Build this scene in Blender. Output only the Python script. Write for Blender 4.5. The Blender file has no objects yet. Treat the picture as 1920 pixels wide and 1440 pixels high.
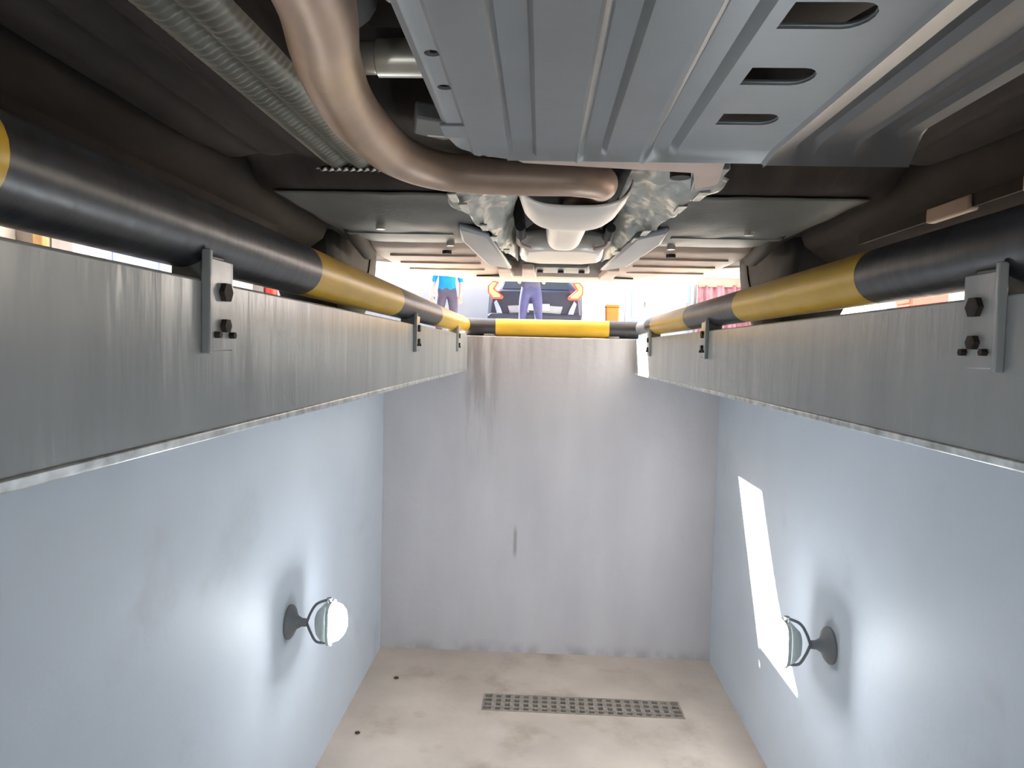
import bpy, bmesh, math, random
from mathutils import Vector, Matrix, noise
random.seed(7)
SC = bpy.context.scene
COL = SC.collection
R = math.radians

# ------------------------------------------------------------------ camera
cd = bpy.data.cameras.new('camera')
cam = bpy.data.objects.new('camera', cd); COL.objects.link(cam)
cd.sensor_width = 36.0; cd.lens = 1300.0 / 1920.0 * 36.0
cd.clip_start = 0.02; cd.clip_end = 200
YAW, PITCH, ROLL = .0401, .0486, .0237
fw = Vector((-math.sin(YAW)*math.cos(PITCH), math.cos(YAW)*math.cos(PITCH), -math.sin(PITCH)))
rt = Vector((math.cos(YAW), math.sin(YAW), 0)); up = rt.cross(fw)
r2 = rt*math.cos(ROLL) + up*math.sin(ROLL); u2 = -rt*math.sin(ROLL) + up*math.cos(ROLL)
M4 = Matrix((( r2.x, u2.x, -fw.x, -.05), (r2.y, u2.y, -fw.y, 0), (r2.z, u2.z, -fw.z, -.067), (0, 0, 0, 1)))
cam.matrix_world = M4
SC.camera = cam

# ------------------------------------------------------------------ sky, sun, exposure
w = bpy.data.worlds.new('world'); SC.world = w; w.use_nodes = True
nt = w.node_tree; bg = nt.nodes['Background']
sky = nt.nodes.new('ShaderNodeTexSky'); sky.sky_type = 'NISHITA'; sky.sun_disc = False
SUN = Vector((-.98, .60, 1.0)).normalized()          # direction towards the sun
sky.sun_elevation = math.asin(SUN.z); sky.sun_rotation = math.atan2(SUN.x, SUN.y)
sky.air_density = 1.0; sky.dust_density = 3.0; sky.ozone_density = 1.0
nt.links.new(sky.outputs[0], bg.inputs[0]); bg.inputs[1].default_value = 0.40
sl = bpy.data.lights.new('sun', 'SUN'); sl.energy = 38.0; sl.angle = R(.53); sl.color = (1, .94, .86)
so = bpy.data.objects.new('sun', sl); COL.objects.link(so)
so.rotation_euler = SUN.to_track_quat('Z', 'Y').to_euler(); so.location = SUN * 30
vs = SC.view_settings
vs.view_transform = 'Standard'; vs.look = 'None'; vs.gamma = 1.0; vs.use_curve_mapping = False
vs.exposure = 0.52
LAMP_STRENGTH = 110.0

# ------------------------------------------------------------------ materials
MATS = {}
def mat(name, col, rough=.5, metal=0., var=.12, scale=6., bump=0., bscale=60., stretch=(1, 1, 1), coat=0., emit=None, spec=.5, smudge=None):
    m = bpy.data.materials.new(name); m.use_nodes = True
    n = m.node_tree.nodes; l = m.node_tree.links; b = n['Principled BSDF']
    tc = n.new('ShaderNodeTexCoord'); mp = n.new('ShaderNodeMapping'); mp.inputs['Scale'].default_value = stretch
    l.new(tc.outputs['Object'], mp.inputs[0])
    nz = n.new('ShaderNodeTexNoise'); nz.inputs['Scale'].default_value = scale; nz.inputs['Detail'].default_value = 5
    l.new(mp.outputs[0], nz.inputs['Vector'])
    cr = n.new('ShaderNodeValToRGB'); cr.color_ramp.elements[0].position = .3; cr.color_ramp.elements[1].position = .7
    cr.color_ramp.elements[0].color = tuple(max(0, c*(1-var)) for c in col) + (1,)
    cr.color_ramp.elements[1].color = tuple(min(1, c*(1+var)) for c in col) + (1,)
    l.new(nz.outputs['Fac'], cr.inputs[0]); l.new(cr.outputs[0], b.inputs['Base Color'])
    if smudge:
        scol, ssc, lo, hi, amt = smudge
        n3 = n.new('ShaderNodeTexNoise'); n3.inputs['Scale'].default_value = ssc; n3.inputs['Detail'].default_value = 8; n3.inputs['Roughness'].default_value = .6
        l.new(tc.outputs['Object'], n3.inputs['Vector'])
        mr = n.new('ShaderNodeMapRange'); mr.interpolation_type = 'SMOOTHSTEP'; l.new(n3.outputs['Fac'], mr.inputs[0])
        for i_, q_ in enumerate((lo, hi, 0, amt)): mr.inputs[i_+1].default_value = q_
        mx = n.new('ShaderNodeMix'); mx.data_type = 'RGBA'; l.new(mr.outputs[0], mx.inputs[0]); l.new(cr.outputs[0], mx.inputs[6]); mx.inputs[7].default_value = tuple(scol) + (1,)
        l.new(mx.outputs[2], b.inputs['Base Color'])
    b.inputs['Roughness'].default_value = rough; b.inputs['Metallic'].default_value = metal
    b.inputs['Specular IOR Level'].default_value = spec
    if coat: b.inputs['Coat Weight'].default_value = coat; b.inputs['Coat Roughness'].default_value = .15
    if bump:
        n2 = n.new('ShaderNodeTexNoise'); n2.inputs['Scale'].default_value = bscale; n2.inputs['Detail'].default_value = 4
        l.new(mp.outputs[0], n2.inputs['Vector'])
        bp = n.new('ShaderNodeBump'); bp.inputs['Strength'].default_value = bump; bp.inputs['Distance'].default_value = .01
        l.new(n2.outputs['Fac'], bp.inputs['Height']); l.new(bp.outputs[0], b.inputs['Normal'])
    if emit:
        b.inputs['Emission Color'].default_value = tuple(emit[0]) + (1,); b.inputs['Emission Strength'].default_value = emit[1]
    MATS[name] = m
    return m

mat('pit_paint', (.565, .62, .69), .6, spec=.35, var=.05, scale=2.2, bump=.08, bscale=35, smudge=((.36, .36, .37), 2.6, .56, .74, .25))
mat('ledge_paint', (.43, .445, .435), .24, var=.10, scale=5, bump=.34, bscale=9, stretch=(1, 2.0, .3))
mat('edge_metal', (.62, .64, .63), .3, .6, var=.35, scale=40)
mat('floor_concrete', (.55, .475, .41), .75, var=.14, scale=3.5, bump=.25, bscale=30, smudge=((.27, .20, .14), 3.2, .50, .70, .55))
mat('yard_concrete', (.64, .59, .53), .85, var=.1, scale=1.2, bump=.1)
mat('grate_iron', (.33, .29, .25), .6, .3, var=.3, scale=30, bump=.2)
mat('channel_dark', (.10, .085, .07), .8, var=.3, scale=12)
mat('rail_black', (.028, .029, .034), .34, var=.45, scale=9, bump=.10, bscale=14, stretch=(.6, 3.5, .6), spec=.6)
mat('rail_yellow', (.68, .42, .035), .33, var=.10, scale=9, bump=.06, bscale=20)
mat('bracket_steel', (.30, .31, .30), .45, .4, var=.2, scale=25)
mat('rust_bolt', (.06, .045, .035), .7, .3, var=.4, scale=60)
mat('lamp_body', (.20, .21, .23), .5, var=.1)
mat('lamp_housing', (.55, .60, .58), .3, var=.05)
mat('lamp_lens', (.9, .95, 1.0), .4, var=.0, emit=((.93, .97, 1.0), LAMP_STRENGTH))
mat('pan_dark', (.046, .038, .034), .75, var=.35, scale=5, bump=.1, bscale=25, stretch=(3, .7, 1), spec=.25)
mat('tray_grey', (.235, .25, .26), .42, .25, var=.08, scale=7, bump=.03)
mat('tray_side', (.13, .13, .135), .5, .1, var=.15, scale=6)
mat('cavity_dark', (.022, .020, .019), .7, var=.4, scale=20)
mat('exhaust', (.47, .345, .265), .46, .4, var=.28, scale=5, bump=.12, bscale=22, smudge=((.50, .36, .20), 6, .5, .7, .6))
mat('trough_metal', (.62, .585, .54), .42, .35, var=.06, scale=6)
mat('foil', (.42, .43, .40), .42, .6, var=.12, scale=12, bump=.35, bscale=45)
mat('ribbed_shield', (.30, .30, .265), .5, .5, var=.15, scale=10)
mat('cover_grey', (.135, .14, .135), .5, var=.18, scale=5, bump=.08)
mat('cover_plate', (.21, .225, .245), .45, .1, var=.1, scale=6)
mat('cover_lit', (.58, .45, .38), .6, var=.15, scale=6)  # pale pink base carries the bounce off the sunlit ground
mat('shaft_steel', (.62, .60, .53), .35, .6, var=.12, scale=15)
mat('rubber', (.018, .018, .019), .75, var=.2, scale=20, bump=.1)
mat('alloy', (.45, .46, .48), .3, .8, var=.05)
mat('car_paint_silver', (.42, .43, .45), .3, .5, var=.03, coat=.6)
mat('bumper_plastic', (.40, .345, .31), .55, var=.1)
mat('glass_dark', (.02, .024, .03), .08, var=.05)
mat('far_paint', (.03, .036, .06), .25, .3, var=.05, coat=.5)
mat('far_trim', (.36, .42, .55), .25, .5, var=.1)
mat('tail_red', (.8, .03, .02), .3, var=.05, emit=((1, .05, .02), 2.2))
mat('tail_amber', (1, .45, .05), .3, var=.05, emit=((1, .42, .06), 5.0))
mat('plate_white', (.35, .35, .36), .5, var=.03)
mat('wall_white', (.80, .775, .74), .8, var=.04, scale=1.5)
mat('door_blue', (.36, .47, .75), .5, var=.04, scale=2)
mat('door_frame', (.72, .75, .82), .5, var=.03)
mat('post_white', (.85, .85, .83), .7, var=.03)
mat('orange_plastic', (.62, .16, .012), .45, var=.08)
mat('pink_cloth', (.42, .20, .23), .8, var=.35, scale=3.5, stretch=(2, 2, 1))
mat('tan_cloth', (.42, .31, .24), .8, var=.1)
mat('red_paint', (.60, .03, .015), .4, var=.08)
mat('blue_plastic', (.20, .33, .62), .45, var=.1)
mat('wood', (.50, .31, .12), .6, var=.2, scale=4, stretch=(6, 6, .6))
mat('grey_steel', (.30, .27, .25), .5, .2, var=.12)
mat('trouser_blue', (.035, .038, .11), .8, var=.12, scale=8)
mat('trouser_grey', (.08, .07, .11), .8, var=.12, scale=8)
mat('shirt_blue', (.0, .22, .62), .75, var=.1, scale=7)
mat('shirt_dark', (.05, .05, .09), .8, var=.1, scale=7)
mat('skin', (.55, .36, .27), .6, var=.05)
mat('hair', (.03, .022, .018), .7, var=.2)
mat('shoe', (.03, .03, .032), .6, var=.1)
mat('eye_white', (.8, .8, .78), .3, var=.0)

def end_wall_material():
    m = bpy.data.materials.new('end_wall_paint'); m.use_nodes = True
    n = m.node_tree.nodes; l = m.node_tree.links; b = n['Principled BSDF']
    b.inputs['Roughness'].default_value = .6
    geo = n.new('ShaderNodeTexCoord'); sep = n.new('ShaderNodeSeparateXYZ'); l.new(geo.outputs['Object'], sep.inputs[0])
    def math_(op, a, bb=None, c=None):
        k = n.new('ShaderNodeMath'); k.operation = op
        for i, v in enumerate((a, bb, c)):
            if v is None: continue
            if isinstance(v, (int, float)): k.inputs[i].default_value = v
            else: l.new(v, k.inputs[i])
        return k.outputs[0]
    def rng(v, a, b_, c, d):
        k = n.new('ShaderNodeMapRange'); k.interpolation_type = 'SMOOTHSTEP'
        l.new(v, k.inputs[0])
        for i, q in enumerate((a, b_, c, d)): k.inputs[i+1].default_value = q
        return k.outputs[0]
    def nz(scale, st, det=5):
        mp = n.new('ShaderNodeMapping'); mp.inputs['Scale'].default_value = st; l.new(geo.outputs['Object'], mp.inputs[0])
        k = n.new('ShaderNodeTexNoise'); k.inputs['Scale'].default_value = scale; k.inputs['Detail'].default_value = det
        l.new(mp.outputs[0], k.inputs['Vector']); return k.outputs['Fac']
    broad = nz(3.0, (1.6, 1, .5)); streak = nz(9.0, (3.0, 1, .35), 6)
    band = math_('MULTIPLY', rng(sep.outputs[0], -.46, -.36, 0, 1), rng(sep.outputs[0], -.30, -.20, 1, 0))
    fall = rng(sep.outputs[2], -.75, -.05, 0, 1)
    stain = math_('MULTIPLY', math_('MULTIPLY', band, fall), rng(streak, .36, .62, 0, 1))
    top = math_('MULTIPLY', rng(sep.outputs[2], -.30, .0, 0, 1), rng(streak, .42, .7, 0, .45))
    mark = math_('MULTIPLY', math_('MULTIPLY', rng(sep.outputs[0], -.165, -.150, 0, 1), rng(sep.outputs[0], -.150, -.135, 1, 0)),
                 math_('MULTIPLY', rng(sep.outputs[2], -1.09, -1.03, 0, 1), rng(sep.outputs[2], -.96, -.90, 1, 0)))
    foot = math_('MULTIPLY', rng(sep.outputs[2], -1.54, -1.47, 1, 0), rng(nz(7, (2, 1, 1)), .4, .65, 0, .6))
    tot = math_('MAXIMUM', math_('MAXIMUM', stain, top), math_('MAXIMUM', mark, foot))
    tot = math_('MULTIPLY', tot, .62)
    ramp = n.new('ShaderNodeValToRGB'); ramp.color_ramp.elements[0].position = .25; ramp.color_ramp.elements[1].position = .75
    ramp.color_ramp.elements[0].color = (.47, .455, .475, 1); ramp.color_ramp.elements[1].color = (.56, .545, .56, 1)
    l.new(broad, ramp.inputs[0])
    mx = n.new('ShaderNodeMix'); mx.data_type = 'RGBA'; l.new(tot, mx.inputs[0]); l.new(ramp.outputs[0], mx.inputs[6])
    mx.inputs[7].default_value = (.17, .145, .13, 1)
    l.new(mx.outputs[2], b.inputs['Base Color'])
    bp = n.new('ShaderNodeBump'); bp.inputs['Strength'].default_value = .12; bp.inputs['Distance'].default_value = .01
    l.new(nz(40, (1, 1, 1)), bp.inputs['Height']); l.new(bp.outputs[0], b.inputs['Normal'])
    MATS['end_wall_paint'] = m
end_wall_material()

# ------------------------------------------------------------------ builders
ORIG = {}
def props(o, label=None, cat=None, group=None, kind=None):
    if label: o['label'] = label
    if cat: o['category'] = cat
    if group: o['group'] = group
    if kind: o['kind'] = kind
    return o
def empty(name, loc, label, cat, group=None):
    o = bpy.data.objects.new(name, None); COL.objects.link(o); o.location = loc; o.empty_display_size = .1
    ORIG[o.name] = Vector(loc)
    return props(o, label, cat, group)

class MB:
    def __init__(s): s.v = []; s.f = []
    def add(s, vs, fs):
        k = len(s.v); s.v += [Vector(q) for q in vs]; s.f += [tuple(i+k for i in f) for f in fs]; return s
    def box(s, x0, x1, y0, y1, z0, z1):
        return s.add([(x0,y0,z0),(x1,y0,z0),(x1,y1,z0),(x0,y1,z0),(x0,y0,z1),(x1,y0,z1),(x1,y1,z1),(x0,y1,z1)],
                     [(0,3,2,1),(4,5,6,7),(0,1,5,4),(1,2,6,5),(2,3,7,6),(3,0,4,7)])
    def tube(s, pts, rad, seg=16, cap=True, closed=False):
        pts = [Vector(p) for p in pts]; n = len(pts)
        rad = rad if isinstance(rad, (list, tuple)) else [rad]*n
        t0 = (pts[1]-pts[0]).normalized(); a = Vector((0,0,1)) if abs(t0.z) < .9 else Vector((1,0,0))
        nrm = t0.cross(a).normalized(); vs = []
        for i, p in enumerate(pts):
            if closed: t = (pts[(i+1) % n]-pts[i-1]).normalized()
            else: t = (pts[min(i+1, n-1)]-pts[max(i-1, 0)]).normalized()
            nrm = (nrm - t*nrm.dot(t)).normalized(); bn = t.cross(nrm)
            vs += [p + (nrm*math.cos(2*math.pi*k/seg)+bn*math.sin(2*math.pi*k/seg))*rad[i] for k in range(seg)]
        fs = []
        for i in range(n if closed else n-1):
            j = (i+1) % n
            for k in range(seg): fs.append((i*seg+k, i*seg+(k+1)%seg, j*seg+(k+1)%seg, j*seg+k))
        if cap and not closed: fs.append(tuple(range(seg-1,-1,-1))); fs.append(tuple((n-1)*seg+k for k in range(seg)))
        return s.add(vs, fs)
    def prism(s, poly, axis, a, b):
        def P(u, v, t): return {'x': (t,u,v), 'y': (u,t,v), 'z': (u,v,t)}[axis]
        n = len(poly); vs = [P(u,v,a) for u,v in poly]+[P(u,v,b) for u,v in poly]
        return s.add(vs, [tuple(range(n-1,-1,-1)), tuple(range(n,2*n))]+[(i,(i+1)%n,n+(i+1)%n,n+i) for i in range(n)])
    def grid(s, fn, nu, nv):
        vs = [fn(i/nu, j/nv) for j in range(nv+1) for i in range(nu+1)]
        return s.add(vs, [(j*(nu+1)+i, j*(nu+1)+i+1, (j+1)*(nu+1)+i+1, (j+1)*(nu+1)+i) for j in range(nv) for i in range(nu)])
    def loft(s, rings, capped=True, closed=True):
        m = len(rings[0]); vs = [q for r in rings for q in r]; fs = []
        for i in range(len(rings)-1):
            for k in range(m if closed else m-1):
                fs.append((i*m+k, i*m+(k+1)%m, (i+1)*m+(k+1)%m, (i+1)*m+k))
        if capped: fs += [tuple(range(m-1,-1,-1)), tuple((len(rings)-1)*m+k for k in range(m))]
        return s.add(vs, fs)
    def sphere(s, c, rx, ry, rz, nu=16, nv=10):
        rings = []
        for j in range(nv+1):
            ph = -math.pi/2 + math.pi*j/nv
            rings.append([(c[0]+rx*math.cos(ph)*math.cos(2*math.pi*k/nu), c[1]+ry*math.cos(ph)*math.sin(2*math.pi*k/nu), c[2]+rz*math.sin(ph)) for k in range(nu)])
        return s.loft(rings, False)
    def xf(s, M):
        s.v = [M @ q for q in s.v]; return s
    def build(s, name, m, parent=None, loc=None, smooth=35, bevel=0., solid=0., label=None):
        org = ORIG[parent.name] if parent is not None else Vector(loc or (0,0,0))
        me = bpy.data.meshes.new(name); me.from_pydata([q-org for q in s.v], [], s.f)
        bm = bmesh.new(); bm.from_mesh(me); bmesh.ops.remove_doubles(bm, verts=bm.verts, dist=1e-6)
        bmesh.ops.recalc_face_normals(bm, faces=bm.faces); bm.to_mesh(me); bm.free()
        me.materials.append(MATS[m])
        if smooth:
            me.polygons.foreach_set('use_smooth', [True]*len(me.polygons)); me.set_sharp_from_angle(angle=R(smooth))
        o = bpy.data.objects.new(name, me); COL.objects.link(o)
        if parent is not None: o.parent = parent
        else: o.location = org
        ORIG[o.name] = org
        if solid:
            d = o.modifiers.new('thick', 'SOLIDIFY'); d.thickness = solid; d.offset = 1
        if bevel:
            d = o.modifiers.new('bevel', 'BEVEL'); d.width = bevel; d.segments = 2; d.limit_method = 'ANGLE'; d.harden_normals = False
        if label: o['label'] = label
        return o
def struct(mb, name, m, label, cat, loc=None, **k):
    return props(mb.build(name, m, None, loc, **k), label, cat, None, 'structure')
def copy_tree(o, parent=None, dx=Vector((0,0,0))):
    c = o.copy(); COL.objects.link(c); c.parent = parent
    ORIG[c.name] = ORIG[o.name]
    for ch in list(o.children): copy_tree(ch, c)
    return c
def smoothpath(pts, n=8):
    P = [Vector(p) for p in pts]; P = [P[0]*2-P[1]]+P+[P[-1]*2-P[-2]]; out = []
    for i in range(1, len(P)-2):
        for k in range(n):
            t = k/n; a,b,c,d = P[i-1],P[i],P[i+1],P[i+2]
            out.append(.5*((2*b)+(c-a)*t+(2*a-5*b+4*c-d)*t*t+(3*b-a-3*c+d)*t**3))
    return out+[P[-2]]

# ------------------------------------------------------------------ the pit
D, Y0, ZF, ZP = 3.317, -2.2, -1.54, -.165
# pit floor with an opening for the drain channel
gx0, gx1, gy0, gy1 = -.255, .572, 2.762, 2.898
m = MB()
xs = [-.8, gx0, gx1, .8]; ys = [Y0, gy0, gy1, D]
for i in range(3):
    for j in range(3):
        if (i, j) == (1, 1): continue
        m.add([(xs[i],ys[j],ZF),(xs[i+1],ys[j],ZF),(xs[i+1],ys[j+1],ZF),(xs[i],ys[j+1],ZF)], [(0,1,2,3)])
fl = struct(m, 'floor', 'floor_concrete', 'beige concrete floor at the bottom of the inspection pit', 'floor', smooth=0)
struct(MB().box(-1.0,-.8,Y0,D,ZF-.1,ZP), 'wall_left', 'pit_paint', 'pale blue-grey painted lower pit wall left of the drain grate', 'wall', bevel=.004)
struct(MB().box(.8,1.0,Y0,D,ZF-.1,ZP), 'wall_right', 'pit_paint', 'pale blue-grey lower pit wall with the bright sun streak', 'wall', bevel=.004)
struct(MB().box(-1.0,1.0,D,D+.2,ZF-.1,-.002), 'wall_back', 'end_wall_paint', 'grey stained end wall of the pit below the yellow cross rail', 'wall', bevel=.003)
struct(MB().box(-1.0,1.0,Y0-.2,Y0,ZF-.1,-.002), 'wall_front', 'pit_paint', 'painted pit wall at the near end behind the viewer', 'wall')
def ledge(sx, nm, lab):
    a, b = sorted((sx*.4, sx*1.0))
    o = struct(MB().box(a,b,Y0,D,ZP,-.001), nm, 'ledge_paint', lab, 'ledge', bevel=.003)
    e0, e1 = sorted((sx*.3975, sx*.425))
    MB().box(e0,e1,Y0,D-.001,ZP-.004,ZP+.006).build('edge_strip', 'edge_metal', o, bevel=.002)
    return o
ledge(-1, 'trim_1', 'glossy grey steel-faced ledge under the left striped rail')
ledge(1, 'trim_2', 'grey steel-faced ledge under the right striped rail')
# yard slab around the pit
m = MB()
for x0,x1,y0,y1 in ((-30,-1.0,-12,40),(1.0,30,-12,40),(-1.0,1.0,D+.2,40),(-1.0,1.0,-12,Y0-.2)):
    m.box(x0,x1,y0,y1,-.165,0)
struct(m, 'ground', 'yard_concrete', 'sunlit pale concrete yard slab around the pit', 'ground', smooth=0)
# drain grate
g = empty('drain_grate', (.16, 2.83, ZF), 'long rusty drain grate with small openings set in the pit floor', 'drain grate')
f = MB(); th = .008
f.box(gx0,gx1,gy0,gy0+th,ZF-.02,ZF+.003).box(gx0,gx1,gy1-th,gy1,ZF-.02,ZF+.003).box(gx0,gx0+th,gy0+th,gy1-th,ZF-.02,ZF+.003).box(gx1-th,gx1,gy0+th,gy1-th,ZF-.02,ZF+.003)
f.build('frame', 'grate_iron', g, smooth=0)
ch = MB().add([(gx0,gy0,ZF-.02),(gx1,gy0,ZF-.02),(gx1,gy1,ZF-.02),(gx0,gy1,ZF-.02),(gx0,gy0,ZF-.11),(gx1,gy0,ZF-.11),(gx1,gy1,ZF-.11),(gx0,gy1,ZF-.11)],
              [(4,5,6,7),(0,1,5,4),(1,2,6,5),(2,3,7,6),(3,0,4,7)])
ch.build('channel', 'channel_dark', g, smooth=0)
NB = 21; first = None
for i in range(1, NB):
    x = gx0+th + (gx1-gx0-2*th)*i/NB
    if first is None:
        first = MB().box(x-.009,x+.009,gy0+th,gy1-th,ZF-.018,ZF+.002).build('bar', 'grate_iron', g, smooth=0); x_first = x
    else:
        c = first.copy(); COL.objects.link(c); c.parent = g; c.location.x = x-x_first
for k in range(1, 4):
    y = gy0 + (gy1-gy0)*k/4
    MB().box(gx0+th,gx1-th,y-.006,y+.006,ZF-.017,ZF+.0015).build('cross_bar', 'grate_iron', g, smooth=0)
# bits of dirt on the floor
for x, y, r_, lab in ((-.655,3.0,.012,'small dark crumb of dirt on pit floor, nearer the end wall'), (-.71,2.55,.011,'small dark crumb of dirt on pit floor close to left wall')):
    props(MB().sphere((x,y,ZF+.004),r_,r_*.7,.005,8,5).build('dirt_crumb', 'rust_bolt', None, (x,y,ZF)), lab, 'dirt', 'dirt crumbs on the floor')

# ------------------------------------------------------------------ striped rails
RR = .039; RZ = .051
def rail(name, label, p0, p1, cuts, start_black, rad=RR):
    """straight painted pipe; cuts are distances along it where the paint changes"""
    p0, p1 = Vector(p0), Vector(p1); d = (p1-p0).normalized(); L = (p1-p0).length
    root = empty(name, p0, label, 'guard rail', 'striped guard rails around the pit')
    cs = [0]+list(cuts)+[L]; black = start_black
    for i in range(len(cs)-1):
        a, b = p0+d*cs[i], p0+d*cs[i+1]
        MB().tube([a, b], rad, 28).build('black_band' if black else 'yellow_band', 'rail_black' if black else 'rail_yellow', root, smooth=50)
        black = not black
    return root
rl = rail('guard_rail', 'black and yellow striped pipe rail along left edge of pit', (-.43,-2.0,RZ), (-.43,3.326,RZ),
          [v+2.0 for v in (-1.47,-.83,-.20,.435,1.07,1.72,2.40)], True)
rr = rail('guard_rail', 'black and yellow striped pipe rail along right edge of pit', (.43,-2.0,RZ), (.43,3.27,RZ),
          [v+2.0 for v in (-1.46,-.85,-.23,.39,1.01,1.64,2.20,2.86)], True)
re_ = rail('guard_rail', 'black and yellow cross rail closing the far end of pit', (-.415,3.37,.0425), (.415,3.37,.0425), [.146,.69], True, .042)
def bracket(root, sx, y):
    x = sx*.4; xi = sx*.3935
    b = MB().box(min(x,xi),max(x,xi),y-.028,y+.028,-.075,.022)
    b.box(*(sorted((sx*.3905, sx*.4))),y-.033,y-.026,-.078,.03)
    o = b.build('bracket', 'ledge_paint', root, bevel=.0015)
    for dy, dz, r_ in ((.004,-.012,.011),(.004,-.048,.008),(-.014,-.058,.004),(.02,-.058,.004)):
        MB().tube([(sx*.3935,y+dy,dz),(sx*.3875,y+dy,dz)], r_, 6).build('bolt', 'rust_bolt', o, smooth=0)
    w_ = MB().box(*(sorted((sx*.399, sx*.44))),y-.018,y+.018,-.001,.026)
    w_.build('saddle', 'bracket_steel', o, bevel=.002)
for y in (-1.4,-.35,.735,1.93,2.90):
    bracket(rl, -1, y); bracket(rr, 1, y-.01)
for x in (-.3, .3):
    MB().box(x-.02,x+.02,3.345,3.395,0,.03).build('saddle', 'bracket_steel', re_, bevel=.002)
    MB().tube([(x,3.36,-.001),(x,3.36,.01)], .03, 12).build('foot_plate', 'bracket_steel', re_)

# ------------------------------------------------------------------ pit lamps
def pit_lamp(sx, y, z, facing, label):
    wx = sx*.8
    root = empty('wall_lamp', (wx, y, z), label, 'lamp', 'floodlights on the pit walls')
    n = -sx
    # domed wall plate
    prof = [(0,.052),(.006,.052),(.012,.046),(.024,.022),(.04,.013),(.055,.012)]
    rings = [[(wx+n*d, y+r_*math.cos(2*math.pi*k/24), z+r_*math.sin(2*math.pi*k/24)) for k in range(24)] for d, r_ in prof]
    MB().loft(rings).build('wall_plate', 'lamp_body', root)
    f_ = Vector(facing).normalized(); side = f_.cross(Vector((0,0,1))).normalized(); upv = side.cross(f_)
    c = Vector((wx+n*.125, y, z+.005))
    hinge = Vector((wx+n*.055, y, z))
    # yoke: a bent flat bar that embraces the head above and below
    for s_ in (1, -1):
        pts = smoothpath([hinge, hinge+Vector((n*.012,0,s_*.03)), hinge+Vector((n*.03,0,s_*.058)), c+upv*(s_*.066)-f_*.012, c+upv*(s_*.066)], 5)
        MB().tube(pts, .0042, 8).build('yoke_arm', 'lamp_body', root)
        MB().tube([c+upv*(s_*.058), c+upv*(s_*.074)], .008, 10).build('pivot_knob', 'lamp_body', root)
    # head: rounded bowl behind a round-cornered bezel
    def ring(d, hw, hh):
        out = []
        for k in range(32):
            a = 2*math.pi*k/32; ca, sa = math.cos(a), math.sin(a); e = .55
            out.append(c + f_*d + side*(hw*math.copysign(abs(ca)**e, ca)) + upv*(hh*math.copysign(abs(sa)**e, sa)))
        return out
    MB().loft([ring(-.04,.018,.02), ring(-.034,.03,.036), ring(-.018,.042,.052), ring(0,.047,.058)]).build('housing', 'lamp_housing', root)
    MB().loft([ring(.0005,.051,.062), ring(.010,.051,.062), ring(.010,.044,.055), ring(.004,.044,.055)], False).build('bezel', 'lamp_housing', root)
    MB().loft([ring(.003,.0435,.0545), ring(.018,.043,.054), ring(.034,.039,.049), ring(.047,.028,.035), ring(.054,.012,.015)]).build('lens', 'lamp_lens', root, label='glowing white lens')
    return root
pit_lamp(-1, 2.06, -.915, (.99,.02,.0), 'lit floodlight on bracket on left pit wall near the end')
pit_lamp(1, 1.985, -.89, (-.99,.02,.0), 'lit floodlight on bracket beside the sun streak on right pit wall')
pit_lamp(-1, -1.05, -.90, (.62,.78,.02), 'added unseen floodlight on left pit wall behind the viewer')  # unseen rear pair, added to light the pit and the underbody
pit_lamp(1, -1.05, -.90, (-.62,.78,.02), 'added unseen floodlight on right pit wall behind the viewer')

# ------------------------------------------------------------------ the car over the pit
car = empty('car', (0, 1.0, 0), 'silver car parked over the pit, seen from underneath', 'car')
def body_ring(y, wb, wm, ws, wr, zb, zm, zs, zr):
    h = [(wb,zb),(wm,zm),(ws,zs),(wr,zr)]
    return [(x,y,z) for x,z in h] + [(-x,y,z) for x,z in reversed(h)]
SECT = [(-1.12,.55,.62,.6,.4,.30,.45,.6,.66),(-1.0,.74,.82,.8,.6,.24,.5,.72,.78),(-.6,.84,.90,.86,.66,.26,.55,.82,.92),(.25,.84,.91,.87,.66,.27,.55,.92,1.0),
        (.9,.84,.91,.87,.58,.27,.55,.94,1.42),(1.6,.84,.91,.87,.58,.27,.55,.95,1.48),(2.3,.84,.91,.87,.57,.28,.55,.97,1.43),(2.85,.82,.89,.85,.55,.33,.55,.98,1.25),
        (3.02,.76,.85,.82,.6,.36,.55,.95,1.0)]
MB().loft([body_ring(*s) for s in SECT], True, False).build('body_shell', 'car_paint_silver', car, smooth=60)
for s_ in (-1, 1):
    wv = [(.55,.96),(.95,1.36),(1.65,1.42),(2.3,1.37),(2.6,1.02),(2.55,.99),(.6,.955)]
    vs = []
    for off in (0, .012):
        for y, z in wv:
            t = min(1, max(0, (z-.95)/.5)); vs.append((s_*(.875-.29*t+off), y, z))
    n_ = len(wv)
    MB().add(vs, [tuple(range(n_)), tuple(range(2*n_-1,n_-1,-1))]+[(i,(i+1)%n_,n_+(i+1)%n_,n_+i) for i in range(n_)]).build('side_window', 'glass_dark', car, smooth=0)
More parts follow.
